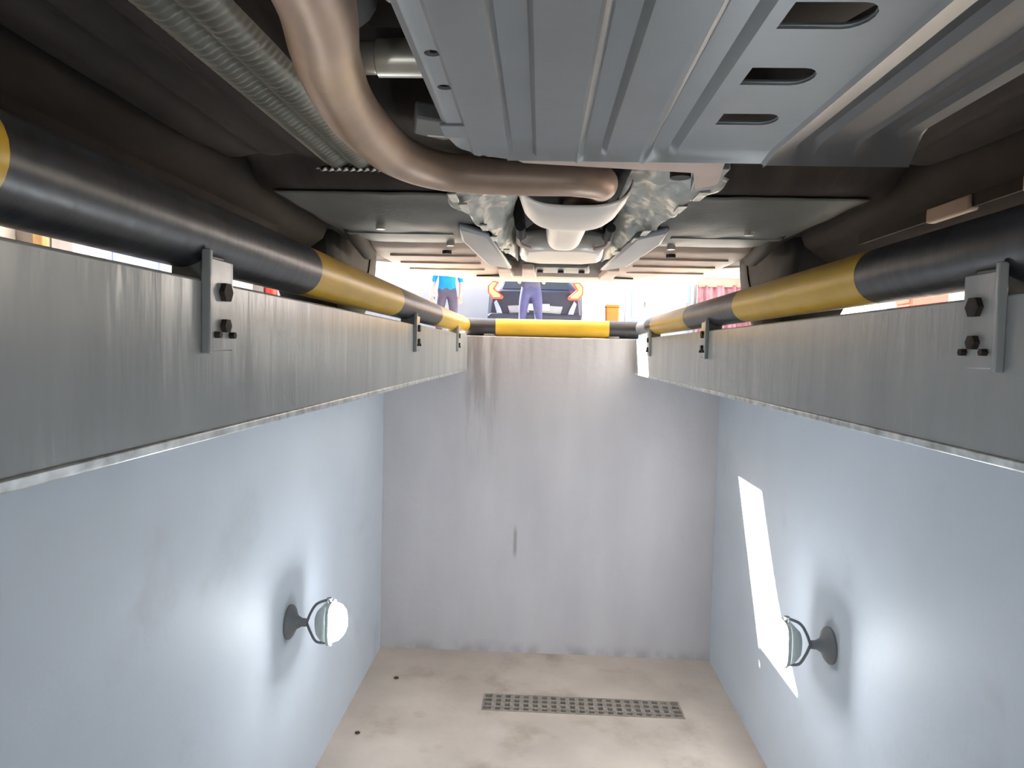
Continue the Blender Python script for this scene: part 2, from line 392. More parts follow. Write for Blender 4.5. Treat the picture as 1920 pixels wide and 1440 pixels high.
# wheels
def wheel(x, y, sx):
    r_ = .315; prof = [(-.1,.20),(-.1,.285),(-.085,.308),(-.05,r_),(.05,r_),(.085,.308),(.1,.285),(.1,.20)]
    rings = [[(x+d, y+q*math.cos(2*math.pi*k/40), r_+q*math.sin(2*math.pi*k/40)) for k in range(40)] for d, q in prof]
    t = MB().loft(rings+[rings[0]], False).build('tyre', 'rubber', car)
    rp = [(-.09,.20),(-.07,.19),(.06,.185),(.07,.14),(.075,.04),(.08,.0)]
    rings = [[(x+sx*d, y+q*math.cos(2*math.pi*k/30), r_+q*math.sin(2*math.pi*k/30)) for k in range(30)] for d, q in rp]
    MB().loft(rings, False).build('rim', 'alloy', t)
    MB().tube([(x-sx*.096,y,r_),(x-sx*.05,y,r_)], .196, 28).build('brake_disc', 'cavity_dark', t)
for x, y in ((-.79,-.28),(.79,-.28),(-.79,2.38),(.79,2.38)): wheel(x, y, 1 if x > 0 else -1)

def sst(a, b, t):
    t = min(1, max(0, (t-a)/(b-a))); return t*t*(3-2*t)
def pan_z(x, y):
    z = .305
    ax = abs(x)
    # long pressed ribs under the floor
    rib = 0
    for c_, w_, d_ in ((.335,.02,.012),(.405,.028,.02),(.50,.022,.024),(.575,.018,.018),(.645,.026,.03)):
        cc = c_ + .05*sst(.9,1.6,y)*(c_-.3)
        rib += d_*math.exp(-((ax-cc)/w_)**2)
    z -= rib*(1-sst(1.05,1.55,y))
    # transverse step and tank bulge
    z += .028*math.exp(-((y-1.43)/.05)**2)*(ax > .2)
    z -= .02*sst(1.42,1.56,y)*sst(.22,.3,ax)
    # tunnel
    z += .14*(1-sst(.10,.17,ax))*sst(1.0,1.2,y)*(1-sst(2.4,2.7,y))
    # engine bay
    z += .14*(1-sst(.27,.33,ax))*(1-sst(1.0,1.12,y))
    # kick-up to the rear
    z += .01*sst(2.6,2.95,y)
    return z
MB().grid(lambda u, v: (lambda x, y: (x, y, pan_z(x, y)))(-.80+1.60*u, -.95+3.97*v), 150, 130).build('floor_pan', 'pan_dark', car, smooth=60, solid=.003)
# sills
for s_ in (-1, 1):
    poly = [(s_*.68,.30),(s_*.70,.25),(s_*.735,.225),(s_*.77,.205),(s_*.80,.195),(s_*.845,.205),(s_*.86,.25),(s_*.84,.33),(s_*.68,.33)]
    MB().prism(poly, 'y', .06, 2.04).build('sill', 'pan_dark', car, smooth=40)
    # pinch weld with jacking notch
    MB().box(min(s_*.722,s_*.728),max(s_*.722,s_*.728),.12,1.75,.212,.235).build('pinch_seam', 'pan_dark', car)
    for y in ((1.02, 1.30) if s_ > 0 else ()): MB().box(min(s_*.715,s_*.735),max(s_*.715,s_*.735),y,y+.14,.206,.235).build('glint_pad', 'cover_lit', car, bevel=.004)  # pale blocks stand in for glints along the right sill

# ---- engine tray (a pressed plate with long channels), with real openings
PX = [(-.176,.212),(-.170,.193),(-.163,.189),(-.146,.189),(-.142,.186),(-.136,.186),(-.132,.188),(-.098,.188),(-.093,.197),(-.067,.197),(-.062,.188),(-.012,.188),
      (-.009,.1855),(-.005,.188),(.000,.197),(.021,.197),(.027,.188),(.071,.188),(.075,.1855),(.079,.188),(.085,.197),(.106,.197),(.114,.188),(.228,.188),
      (.233,.185),(.238,.188),(.262,.196),(.270,.206),(.284,.206),(.292,.199),(.335,.204),(.340,.2005),(.345,.205),(.362,.218),(.384,.218),(.392,.213),(.414,.215),(.420,.22)]
def tray_part(px, y0, y1, name, material):
    st = [(y0,0),(y1-.045,0),(y1-.03,0.001),(y1-.012,.004),(y1,.0065)]
    low = [[(x, y, z-d - (0 if d == 0 else min(0, .188-z)*(-d/.0065))) for x, z in px] for y, d in st]
    rings = []
    for ring, (y, d) in zip(low, st):
        rings.append(ring + [(x, y, z+.003) for x, y, z in reversed(ring)])
    return MB().loft(rings, True).build(name, material, car, smooth=28)
tray = tray_part(PX[:25], .0, .922, 'engine_tray', 'tray_grey')
tray_part(PX[24:], -.05, .93, 'tray_wing', 'tray_side')
# cut the openings through the tray
def cut(o, polys):
    m_ = MB()
    for p in polys: m_.prism(p, 'z', .17, .23)
    c_ = m_.build('cutter', 'cavity_dark', car, smooth=0)
    b_ = o.modifiers.new('cut', 'BOOLEAN'); b_.operation = 'DIFFERENCE'; b_.object = c_; b_.solver = 'EXACT'
    dg = bpy.context.evaluated_depsgraph_get(); dg.update()
    me = bpy.data.meshes.new_from_object(o.evaluated_get(dg)); o.modifiers.clear(); o.data = me
    bpy.data.objects.remove(c_)
def dshape(cx, cy, w_, h_):
    pts = [(cx-w_/2, cy-h_/2)]
    for k in range(9):
        a = -math.pi/2+math.pi*k/8; pts.append((cx+w_/2-.4*h_+.4*h_*math.cos(a), cy+h_/2*math.sin(a)))
    return pts+[(cx-w_/2, cy+h_/2)]
bpy.context.view_layer.update()
holes = [(.160,.540,.066,.042),(.162,.655,.062,.040),(.168,.772,.062,.036)]
dots = [(-.151,.612),(-.151,.690)]
cut(tray, [[(-.2,.84),(-.1775,.84),(-.172,.868),(-.158,.893),(-.135,.908),(-.10,.918),(-.10,.99),(-.2,.99)]] + [dshape(*h) for h in holes] + [[(x+.007*math.cos(2*math.pi*k/12), y+.007*math.sin(2*math.pi*k/12)) for k in range(12)] for x, y in dots])
for x, y, w_, h_ in holes:
    rim = [(px_, py_, .191) for px_, py_ in dshape(x, y, w_+.004, h_+.004)]
    MB().tube(rim, .0028, 6, closed=True).build('opening_rim', 'tray_grey', tray)
    MB().sphere((x-.01,y+.012,.226),.006,.006,.008,8,6).sphere((x+.012,y+.014,.226),.005,.005,.007,8,6).build('drain_plug', 'shaft_steel', tray)
for x, y in dots:
    MB().tube([(x,y,.196),(x,y,.205)], .010, 12).build('bolt', 'cavity_dark', tray)
MB().box(-.172,-.142,.80,.845,.1865,.19).build('tray_tab', 'cover_plate', tray, bevel=.001)
# rear flange of the tray with its pointed ear on the right
MB().prism([(-.10,.915),(.185,.93),(.205,1.05),(.18,1.085),(.155,.985),(-.08,.945)], 'z', .1845, .188).build('rear_flange', 'cover_lit', car, bevel=.001)
MB().prism([(.16,.98),(.205,.98),(.21,1.10),(.18,1.12)], 'z', .189, .21).build('tray_ear', 'tray_grey', car, bevel=.002)
MB().tube([(.155,1.075,.20),(.155,1.075,.25)], .016, 12).build('tray_bush', 'cavity_dark', car)
# engine bay parts that show beside the tray
MB().tube([(-.29,.80,.262),(-.245,.80,.262),(-.243,.80,.262),(-.18,.80,.262)], [.018,.018,.021,.021], 18).build('drive_shaft', 'shaft_steel', car)
MB().tube([(-.18,.80,.262),(-.165,.80,.262),(-.15,.80,.262)], [.026,.028,.02], 18).build('shaft_joint', 'cavity_dark', car)
MB().prism([(-.225,.93),(-.17,.955),(-.155,1.01),(-.20,1.03),(-.24,1.0)], 'z', .238, .262).build('mount_bracket', 'cover_grey', car, bevel=.004)
MB().tube([(-.22,1.005,.245),(-.16,1.02,.245)], .008, 10).build('mount_bolt', 'shaft_steel', car)
pts = [(-.235-.01*k/30, .56+.10*k/30, .262) for k in range(31)]
MB().tube(pts, [.030+(.004 if k % 3 == 0 else -.001) for k in range(31)], 18).build('bellows', 'cover_grey', car)
MB().sphere((-.182,.585,.232),.009,.016,.012,12,8).build('hose_clip', 'shaft_steel', car)
MB().box(-.30,.30,-.4,.95,.36,.40).build('engine_underside', 'cavity_dark', car, bevel=.01)
MB().sphere((-.22,.68,.36),.07,.12,.05).build('gearbox_bulge', 'cavity_dark', car)
MB().sphere((.15,.62,.32),.16,.28,.07).build('oil_sump', 'cavity_dark', car)

# ---- exhaust
ep = smoothpath([(-.236,.10,.245),(-.238,.42,.232),(-.246,.58,.226),(-.272,.70,.224),(-.289,.82,.224),(-.290,.93,.224),(-.274,1.06,.224),(-.228,1.14,.224),(-.16,1.172,.224),(-.06,1.190,.226),(.0,1.205,.229),(.045,1.25,.234),(.055,1.34,.248),(.045,1.50,.262),(.02,1.62,.262)], 8)
MB().tube(ep, [.034 if q.y < 1.0 else .034-.004*min(1,(q.y-1.0)/.2) for q in ep], 24).build('exhaust_pipe', 'exhaust', car, smooth=60)
fl_ = MB().prism([(-.285,.205),(-.19,.205),(-.183,.225),(-.19,.262),(-.285,.262),(-.292,.225)], 'y', .515, .528).build('exhaust_flange', 'exhaust', car, bevel=.003)
for x in (-.277,-.197): MB().tube([(x,.50,.234),(x,.54,.234)], .008, 6).build('flange_bolt', 'rust_bolt', fl_, smooth=0)
# ribbed heat shield strip beside the pipe
def shield(u, v):
    y = .30+1.03*v
    x = -.492+.112*u + .02*(v-.5)
    dz = -.026*math.sin(math.pi*u)**.6 + .016*math.exp(-((u-.5)/.13)**2)
    rip = .0026*math.sin(2*math.pi*y/.0145)*math.sin(math.pi*u)
    return (x, y, .296+dz+rip)
MB().grid(shield, 14, 700).build('ribbed_heat_shield', 'ribbed_shield', car, smooth=80)
MB().grid(lambda u, v: (-.488+.13*u, 1.33+.06*v, .270+.02*v+.004*math.sin(u*60)), 60, 4).build('shield_end', 'ribbed_shield', car, smooth=80, solid=.002)
# trough-shaped exhaust shield: open towards the front, necking down to the rear
def trough_ring(y, hw, zb, zt, cx=.008):
    out = []
    for k in range(33):
        a = math.pi + math.pi*k/32
        ca, sa = math.cos(a), math.sin(a); e = .62
        out.append((cx+hw*math.copysign(abs(ca)**e, ca), y, zt-(zt-zb)*abs(sa)**.9))
    return out
tr = [trough_ring(*a) for a in ((1.33,.106,.2105,.26),(1.34,.108,.207,.26),(1.42,.110,.205,.262),(1.53,.106,.204,.265),(1.575,.098,.206,.265),(1.60,.085,.209,.265),(1.615,.062,.212,.266),(1.64,.052,.214,.268),(1.80,.05,.217,.27),(1.98,.049,.222,.275),(2.05,.047,.23,.275))]
MB().loft(tr, False, False).build('exhaust_trough', 'trough_metal', car, smooth=50, solid=.002)
MB().grid(lambda u, v: (-.10+.216*u, 1.30+.72*v, .285+.05*math.sin(math.pi*u)), 12, 6).build('tunnel_lining', 'cavity_dark', car, solid=.002)
# crumpled foil shields either side of the tunnel
def foil(s_, seed):
    def fn(u, v):
        y = 1.28+1.2*v
        xo = .275-.115*v+.012*math.sin(v*31+seed)*(1-v)-.01*math.sin(v*13+seed); xi = .100+.045*sst(.15,.6,v)
        if v > .85: xo = xo+(xi-xo)*sst(.85,1.0,v)*.8
        x = xo+(xi-xo)*u
        n_ = noise.noise(Vector((x*22+seed, y*7, seed)))*.017+noise.noise(Vector((x*60, y*26+seed, 3)))*.008
        z = .258+.055*u**1.3-.006*(1-u)+n_*(.4+.6*math.sin(math.pi*u))
        return (s_*x+.008, y, z)
    return MB().grid(fn, 26, 90)
for s_, sd in ((-1, 1.3), (1, 5.1)):
    o = foil(s_, sd).build('foil_heat_shield', 'foil', car, smooth=50, solid=.0015)
    for k in (0, 1, 3, 4, 6):
        v = .12+.11*k+.02*math.sin(k*5+sd); y = 1.28+1.2*v; x = s_*(.262-.115*v)+.008
        MB().prism([(x-.010,y-.035),(x+.010,y-.040),(x+.007,y+.038),(x-.008,y+.04)], 'z', .244+.002*(k % 2), .249+.002*(k % 2)).build('folded_tab', 'foil', o, bevel=.0015)
# floor covers
def cover(name, poly, z, material, t=.008, tilt=0., bevel=.004):
    m_ = MB().prism(poly, 'z', z, z+t)
    if tilt:
        yc = sum(p[1] for p in poly)/len(poly)
        for q in m_.v: q.z -= tilt*(q.y-yc)
    return m_.build(name, material, car, bevel=bevel)
def bulge(name, s_, xa, xb, y0, y1, zlo, zhi, material, ex=.06, ey=.09, tilt=0., taper=0.):
    """pressed cover: flat bottom with soft rounded edges that run up to the floor pan"""
    def fn(u, v):
        y = y0+(y1-y0)*v; x = (xa+taper*v)+(xb-xa-taper*v)*u
        e = sst(0, 1, min(1, (x-xa-taper*v)/ex))*sst(0, 1, min(1, (xb-x)/ex))*sst(0, 1, min(1, (y-y0)/ey))*sst(0, 1, min(1, (y1-y)/ey))
        return (s_*x, y, zhi-(zhi-zlo)*e**.7-tilt*(v-.5)*e+.0025*noise.noise(Vector((x*16, y*9, s_*3))))
    return MB().grid(fn, 26, 40).build(name, material, car, smooth=60, solid=.003)
for s_ in (-1, 1):
    cv = bulge('floor_cover', s_, .21, .66, 1.56, 2.30, .252, .2785, 'cover_grey', .10, .30)
    for x, y in ((.48,1.83),(.33,2.1)):
        MB().tube([(s_*x,y,.243),(s_*x,y,.256)], .012, 10).build('cover_clip', 'shaft_steel', cv)
    MB().box(min(s_*.30,s_*.60),max(s_*.30,s_*.60),1.93,1.955,.249,.256).build('cover_rib', 'cover_grey', cv, bevel=.003)
    cover('stay_plate', [(s_*.20,1.93),(s_*.27,1.80),(s_*.285,2.0),(s_*.25,2.5),(s_*.165,2.62)], .240, 'cover_plate', t=.02, tilt=.01, bevel=.008)
    rp_ = bulge('rear_cover', s_, .19, .66, 2.22, 3.06, .254, .2785, 'cover_lit', .06, .06, .014)
    for k in range(3):
        y = 2.4+.18*k
        MB().box(min(s_*.28,s_*.58),max(s_*.28,s_*.58),y,y+.012,.248-.012*(y-2.6),.258).build('stiffening_rib', 'cover_lit', rp_, bevel=.002)
    MB().tube([(s_*.37,2.32,.249),(s_*.37,2.32,.262)], .016, 10).build('drain_plug', 'cavity_dark', rp_)
    # trailing arm and spring pocket in front of the wheel
    MB().tube(smoothpath([(s_*.55,1.66,.34),(s_*.60,2.0,.272),(s_*.645,2.36,.255)], 6), .026, 12).build('trailing_arm', 'pan_dark', car)
    MB().tube([(s_*.545,2.45,.262),(s_*.545,2.45,.31)], .058, 20).build('spring_seat', 'cavity_dark', car)
# rear cross member, hangers, tow eye
MB().tube(smoothpath([(-.62,2.44,.305),(-.3,2.50,.295),(0,2.52,.290),(.3,2.50,.295),(.62,2.44,.305)], 6), .03, 14).build('rear_beam', 'pan_dark', car)
MB().prism([(-.115,2.12),(-.055,2.08),(.075,2.08),(.135,2.12),(.15,2.36),(.09,2.42),(-.07,2.42),(-.13,2.36)], 'z', .232, .30).build('rear_silencer', 'trough_metal', car, bevel=.022)
for x in (-.112, .128):
    MB().tube([(x,1.86,.262),(x,1.93,.25),(x,2.0,.262)], .013, 10).build('rubber_hanger', 'rubber', car)
    MB().tube(smoothpath([(x*1.05,2.02,.29),(x*1.1,2.06,.25),(x*.8,2.10,.24)], 5), .006, 8).build('hanger_rod', 'cover_lit', car)
for x in (-.20,-.105,.215):
    MB().prism([(x-.022,2.62),(x+.022,2.62),(x+.03,2.95),(x-.03,2.95)], 'z', .236, .262).build('rear_strut', 'cover_lit', car, bevel=.005)
MB().prism([(-.08,2.60),(.12,2.60),(.14,2.80),(-.10,2.80)], 'z', .245, .29).build('towing_block', 'cover_grey', car, bevel=.01)
for x in (-.06,.02,.10): MB().tube([(x,2.7,.235),(x,2.7,.247)], .012, 8).build('block_bolt', 'cavity_dark', car)
# rear bumper: lower lip bows down in the middle
def bump_ring(x):
    ax = abs(x); yb = 3.145-.22*(ax/.86)**3; zl = .238+.035*sst(.28,.70,ax)
    return [(x, yb-.17, zl+.012),(x, yb-.05, zl),(x, yb-.008, zl+.010),(x, yb+.005, zl+.05),(x, yb+.03, zl+.22),(x, yb-.02, zl+.36),(x, yb-.2, zl+.36),(x, yb-.2, zl+.05)]
MB().loft([bump_ring(-.86+1.72*k/40) for k in range(41)]).build('rear_bumper', 'bumper_plastic', car, smooth=45)
for s_ in (-1, 1):
    MB().prism([(s_*.20,2.90),(s_*.33,2.945),(s_*.20,2.96)], 'z', .2415, .248).build('gap_shade', 'cavity_dark', car, smooth=0)  # near-black wedges stand in for shade between bumper and covers
    MB().box(min(s_*.50,s_*.80),max(s_*.50,s_*.80),2.93,3.00,.70,.84).build('tail_light', 'tail_red', car, bevel=.02)
def fb(x):
    ax = abs(x); yb = -1.2+.22*(ax/.86)**3
    return [(x,yb+.2,.22),(x,yb+.03,.2),(x,yb,.25),(x,yb,.5),(x,yb+.05,.6),(x,yb+.2,.6)]
MB().loft([fb(-.86+1.72*k/30) for k in range(31)]).build('front_bumper', 'car_paint_silver', car, smooth=45)

# ------------------------------------------------------------------ yard: walls
struct(MB().box(-4.6,5.0,-9,5.0,3.9,4.1), 'ceiling', 'wall_white', 'added unseen white workshop ceiling above the car, open towards the yard', 'ceiling')  # out of view, added to keep sun off the ground beside the car
struct(MB().box(-4.6,5.0,-9.2,-9,0,4.1), 'wall_bay_rear', 'wall_white', 'white workshop wall behind the viewer', 'wall')
for k, (a, b, lab) in enumerate(((-4.6,-4.3,'left'), (4.7,5.0,'right'))):
    struct(MB().box(a,b,-9,5.0,3.0,3.9), 'wall_bay_%s' % lab, 'wall_white', 'upper workshop wall under the ceiling on the %s' % lab, 'wall')
struct(MB().box(-4.6,-4.3,-9,16,0,3.0), 'wall_yard_left', 'wall_white', 'white yard wall seen in the slit under the left rail', 'wall')
struct(MB().box(4.7,5.0,-9,16,0,3.0), 'wall_yard_right', 'wall_white', 'sunlit white yard wall seen under the right rail', 'wall')
struct(MB().box(-5.0,5.0,16.0,16.3,0,4.2), 'wall_yard_back', 'wall_white', 'bright cream building wall behind the parked dark car', 'wall')
def door(n_, x0, x1, z1, lab, ax='y', pos=16.0, m_='door_blue'):
    e = .07
    if ax == 'y':
        B = lambda a,b,c,d,t0,t1: MB().box(a,b,pos-t1,pos-t0,c,d)
    else:
        s_ = 1
        B = lambda a,b,c,d,t0,t1: MB().box(pos+t0,pos+t1,a,b,c,d)
    o = props(B(x0,x1,0,z1,0,.03).build('door_%d' % n_, m_, None, ((x0+x1)/2,pos,0) if ax == 'y' else (pos,(x0+x1)/2,0)), lab, 'door', None, 'structure')
    B(x0-e,x0,0,z1+e,0,.06).build('jamb', 'door_frame', o); B(x1,x1+e,0,z1+e,0,.06).build('jamb', 'door_frame', o); B(x0,x1,z1,z1+e,0,.06).build('lintel', 'door_frame', o)
    h_ = (z1-.3)/3
    for k in range(3): B(x0+.06,x1-.06,.08+k*(h_+.07),.08+k*(h_+.07)+h_,.03,.042).build('door_panel', m_, o, bevel=.006)
    B(x1-.09,x1-.06,.98,1.1,.03,.075).build('handle', 'grey_steel', o)
    return o
door(1, 1.93, 2.38, 2.05, 'narrow pale blue door left of the sunlit post')
door(2, 2.75, 3.32, 2.1, 'pale blue door right of the sunlit post')
door(3, 6.62, 7.50, 2.0, 'pale blue door in the yard wall, seen in left slit', 'x', -4.3)
# sunlit square post, turned edge-on
p = MB().box(-.10,.10,-.10,.10,0,2.9).xf(Matrix.Translation((2.19,14.0,0)) @ Matrix.Rotation(R(47),4,'Z'))
po = props(p.build('square_post', 'post_white', None, (2.19,14.0,0), bevel=.01), 'blown-out white sunlit post between the two blue doors', 'post')
MB().box(-.14,.14,-.14,.14,0,.06).xf(Matrix.Translation((2.19,14.0,0)) @ Matrix.Rotation(R(47),4,'Z')).build('base', 'post_white', po)
# orange bin
ob = empty('orange_bin', (1.40,14.4,0), 'small orange bin standing against the bright back wall', 'bin')
MB().prism([(1.285,0),(1.515,0),(1.535,.86),(1.265,.86)], 'y', 14.3, 14.52).build('body', 'orange_plastic', ob, bevel=.02)
MB().prism([(1.25,.86),(1.55,.86),(1.53,.91),(1.27,.91)], 'y', 14.28, 14.54).build('lid', 'orange_plastic', ob, bevel=.012)
# pink cloth on a line at the right
def cloth(u, v):
    x = 3.42+1.2*u; z = .25+1.22*v
    return (x, 15.7+.07*math.sin(u*26)*(1.1-.5*v)+.03*math.sin(u*61+v*2), z)
pc = empty('hanging_cloth', (4.0,15.7,0), 'creased pink cloth hanging right of the pale blue door', 'cloth')
MB().grid(cloth, 90, 10).build('cloth', 'pink_cloth', pc, smooth=80, solid=.006)
MB().tube([(3.38,15.7,1.50),(4.66,15.7,1.50)], .03, 12).build('rod', 'tan_cloth', pc)
for x in (3.40, 4.64): MB().tube([(x,15.7,0),(x,15.7,1.5)], .02, 10).build('stand_leg', 'grey_steel', pc)
MB().grid(lambda u, v: (3.42+1.2*u, 15.66+.03*math.sin(u*21), 1.44+.2*v), 60, 3).build('tan_top_edge', 'tan_cloth', pc, smooth=80, solid=.01)
# things along the left wall
wp = props(MB().box(-4.08,-4.0,5.36,5.44,0,2.4).build('wooden_post', 'wood', None, (-4.04,5.4,0), bevel=.006), 'thin orange-brown wooden post seen in the left slit', 'post')
MB().box(-4.10,-3.98,5.34,5.46,0,.05).build('base', 'wood', wp, bevel=.004)
sc_ = empty('steel_locker', (-4.15,5.6,0), 'dull grey steel locker beside the wooden post', 'locker')
MB().box(-4.295,-4.02,5.46,5.74,.06,1.8).build('body', 'grey_steel', sc_, bevel=.008)
ld = MB().box(-4.02,-4.005,5.475,5.725,.09,1.77).build('locker_door', 'grey_steel', sc_, bevel=.003)
MB().box(-4.005,-3.985,5.69,5.71,.85,1.0).build('handle', 'alloy', ld)
for yy in (5.49,5.71): MB().box(-4.27,-4.05,yy-.02,yy+.02,0,.06).build('foot', 'grey_steel', sc_)
fe = empty('fire_extinguisher', (-4.05,10.15,.0), 'bright red fire extinguisher glimpsed under the left rail', 'extinguisher')
c = (-4.05,10.15); prof = [(.0,.48),(.085,.48),(.09,.50),(.09,.88),(.075,.93),(.03,.97),(.03,1.0),(.0,1.0)]
MB().loft([[(c[0]+r_*math.cos(2*math.pi*k/20), c[1]+r_*math.sin(2*math.pi*k/20), z) for k in range(20)] for r_, z in prof], False).build('cylinder', 'red_paint', fe)
MB().box(-4.07,-4.03,10.05,10.25,1.0,1.03).build('handle', 'rubber', fe)
MB().tube(smoothpath([(-4.05,10.2,1.0),(-3.97,10.26,.9),(-3.95,10.25,.65)],5), .012, 8).build('hose', 'rubber', fe)
MB().box(-4.3,-4.14,10.08,10.22,.46,.9).build('wall_bracket', 'grey_steel', fe)
# things along the right wall
rc = empty('tool_trolley', (4.1,7.88,0), 'red tool trolley against the sunlit wall, seen under right rail', 'trolley')
MB().box(3.95,4.35,7.72,8.04,.14,.95).build('body', 'red_paint', rc, bevel=.012)
for k in range(4):
    d_ = MB().box(3.935,3.95,7.74,8.02,.18+.185*k,.34+.185*k).build('drawer', 'red_paint', rc, bevel=.004)
    MB().box(3.92,3.935,7.79,7.97,.30+.185*k,.32+.185*k).build('handle', 'alloy', d_)
for x in (4.0,4.3):
    for y in (7.77,7.99): MB().tube([(x-.015,y,.06),(x+.015,y,.06)], .06, 16).build('caster', 'rubber', rc); MB().tube([(x,y,.06),(x,y,.15)], .015, 8).build('caster_fork', 'alloy', rc)
for k, (z0, y) in enumerate(((0,8.52),(.34,8.50))):
    cr_ = empty('blue_crate', (4.15,y,z0), ['blue plastic crate on the ground, lower of two, by red trolley','blue plastic crate stacked on another by the red trolley'][k], 'crate', 'blue crates by the trolley')
    x0,x1,y0,y1,t = 3.95,4.35,y-.25,y+.25,.02
    MB().box(x0,x1,y0,y1,z0,z0+.02).build('bottom', 'blue_plastic', cr_)
    MB().box(x0,x0+t,y0,y1,z0+.02,z0+.33).box(x1-t,x1,y0,y1,z0+.02,z0+.33).box(x0+t,x1-t,y0,y0+t,z0+.02,z0+.33).box(x0+t,x1-t,y1-t,y1,z0+.02,z0+.33).build('walls', 'blue_plastic', cr_, smooth=0)
    MB().box(x0-.008,x0,y0,y1,z0+.29,z0+.33).box(x0-.008,x0,y0,y1,z0+.14,z0+.16).build('rim', 'blue_plastic', cr_, smooth=0)

# ------------------------------------------------------------------ parked dark car far behind, tail towards the pit
fc = empty('car', (-.17,14.5,0), 'dark parked car with lit tail lights facing the pit', 'car')
fx, fy = -.17, 12.6
def fr(y, wb, wm, ws, wr, zb, zm, zs, zr): return [(x+fx, y+fy, z) for x,_,z in body_ring(0, wb,wm,ws,wr,zb,zm,zs,zr)]
SF = [(0,.70,.80,.76,.60,.34,.6,.95,1.0),(.1,.80,.86,.84,.62,.24,.6,1.0,1.10),(.5,.84,.88,.84,.56,.22,.6,1.0,1.42),(1.2,.84,.88,.84,.58,.22,.6,.98,1.5),(2.2,.84,.88,.84,.58,.22,.6,.96,1.46),(3.0,.84,.88,.84,.62,.22,.6,.94,1.0),(3.9,.80,.84,.80,.6,.24,.55,.8,.84),(4.2,.62,.68,.64,.5,.3,.5,.66,.7)]
MB().loft([fr(*s) for s in SF]).build('body_shell', 'far_paint', fc, smooth=40)
MB().add([(fx-.60,fy+.07,1.04),(fx+.60,fy+.07,1.04),(fx+.50,fy+.44,1.38),(fx-.50,fy+.44,1.38),(fx-.60,fy+.04,1.05),(fx+.60,fy+.04,1.05),(fx+.50,fy+.41,1.40),(fx-.50,fy+.41,1.40)],
         [(0,1,2,3),(4,7,6,5),(0,4,5,1),(1,5,6,2),(2,6,7,3),(3,7,4,0)]).build('rear_window', 'glass_dark', fc, smooth=0)
for s_ in (-1, 1):
    def TP(pts, d0, d1): return MB().prism([(fx+s_*a, b) for a, b in pts], 'y', fy+d0, fy+d1)
    tl = TP([(.60,.86),(.78,.86),(.86,.96),(.86,1.10),(.78,1.18),(.66,1.16),(.74,1.04),(.58,.90)], -.05, .06).build('tail_light', 'tail_red', fc, bevel=.008)
    TP([(.64,.89),(.76,.89),(.83,.97),(.83,1.09),(.77,1.15),(.71,1.14),(.78,1.03),(.64,.92)], -.062, -.045).build('glowing_band', 'tail_amber', tl, smooth=0)
    TP([(.56,.50),(.66,.50),(.74,.78),(.70,.84),(.62,.68)], -.07, .02).build('bumper_vent_trim', 'far_trim', fc, bevel=.008)
    MB().tube([(fx+s_*.52,fy-.05,.36),(fx+s_*.52,fy+.1,.36)], .05, 18).build('exhaust_tip', 'alloy', fc)
    TP([(.10,.62),(.46,.60),(.50,.74),(.14,.76)], -.03, .02).build('tailgate_crease', 'cover_plate', fc, bevel=.01)
    for yy in (.75, 3.35):
        x = fx+s_*.78; r_ = .32
        rings = [[(x+d, fy+yy+q*math.cos(2*math.pi*k/28), r_+q*math.sin(2*math.pi*k/28)) for k in range(28)] for d, q in ((-.1,.2),(-.1,.29),(-.06,r_),(.06,r_),(.1,.29),(.1,.2))]
        ty = MB().loft(rings, True).build('tyre', 'rubber', fc)
MB().prism([(fx-.84,.30),(fx+.84,.30),(fx+.86,.55),(fx+.80,.60),(fx-.80,.60),(fx-.86,.55)], 'y', fy-.10, fy+.10).build('bumper', 'far_paint', fc, bevel=.03)
MB().box(fx-.26,fx+.26,fy-.055,fy-.02,.66,.78).build('number_plate', 'plate_white', fc, bevel=.004)
MB().box(fx-.62,fx+.62,fy-.115,fy-.09,.42,.46).build('bumper_chrome_strip', 'far_trim', fc, bevel=.004)

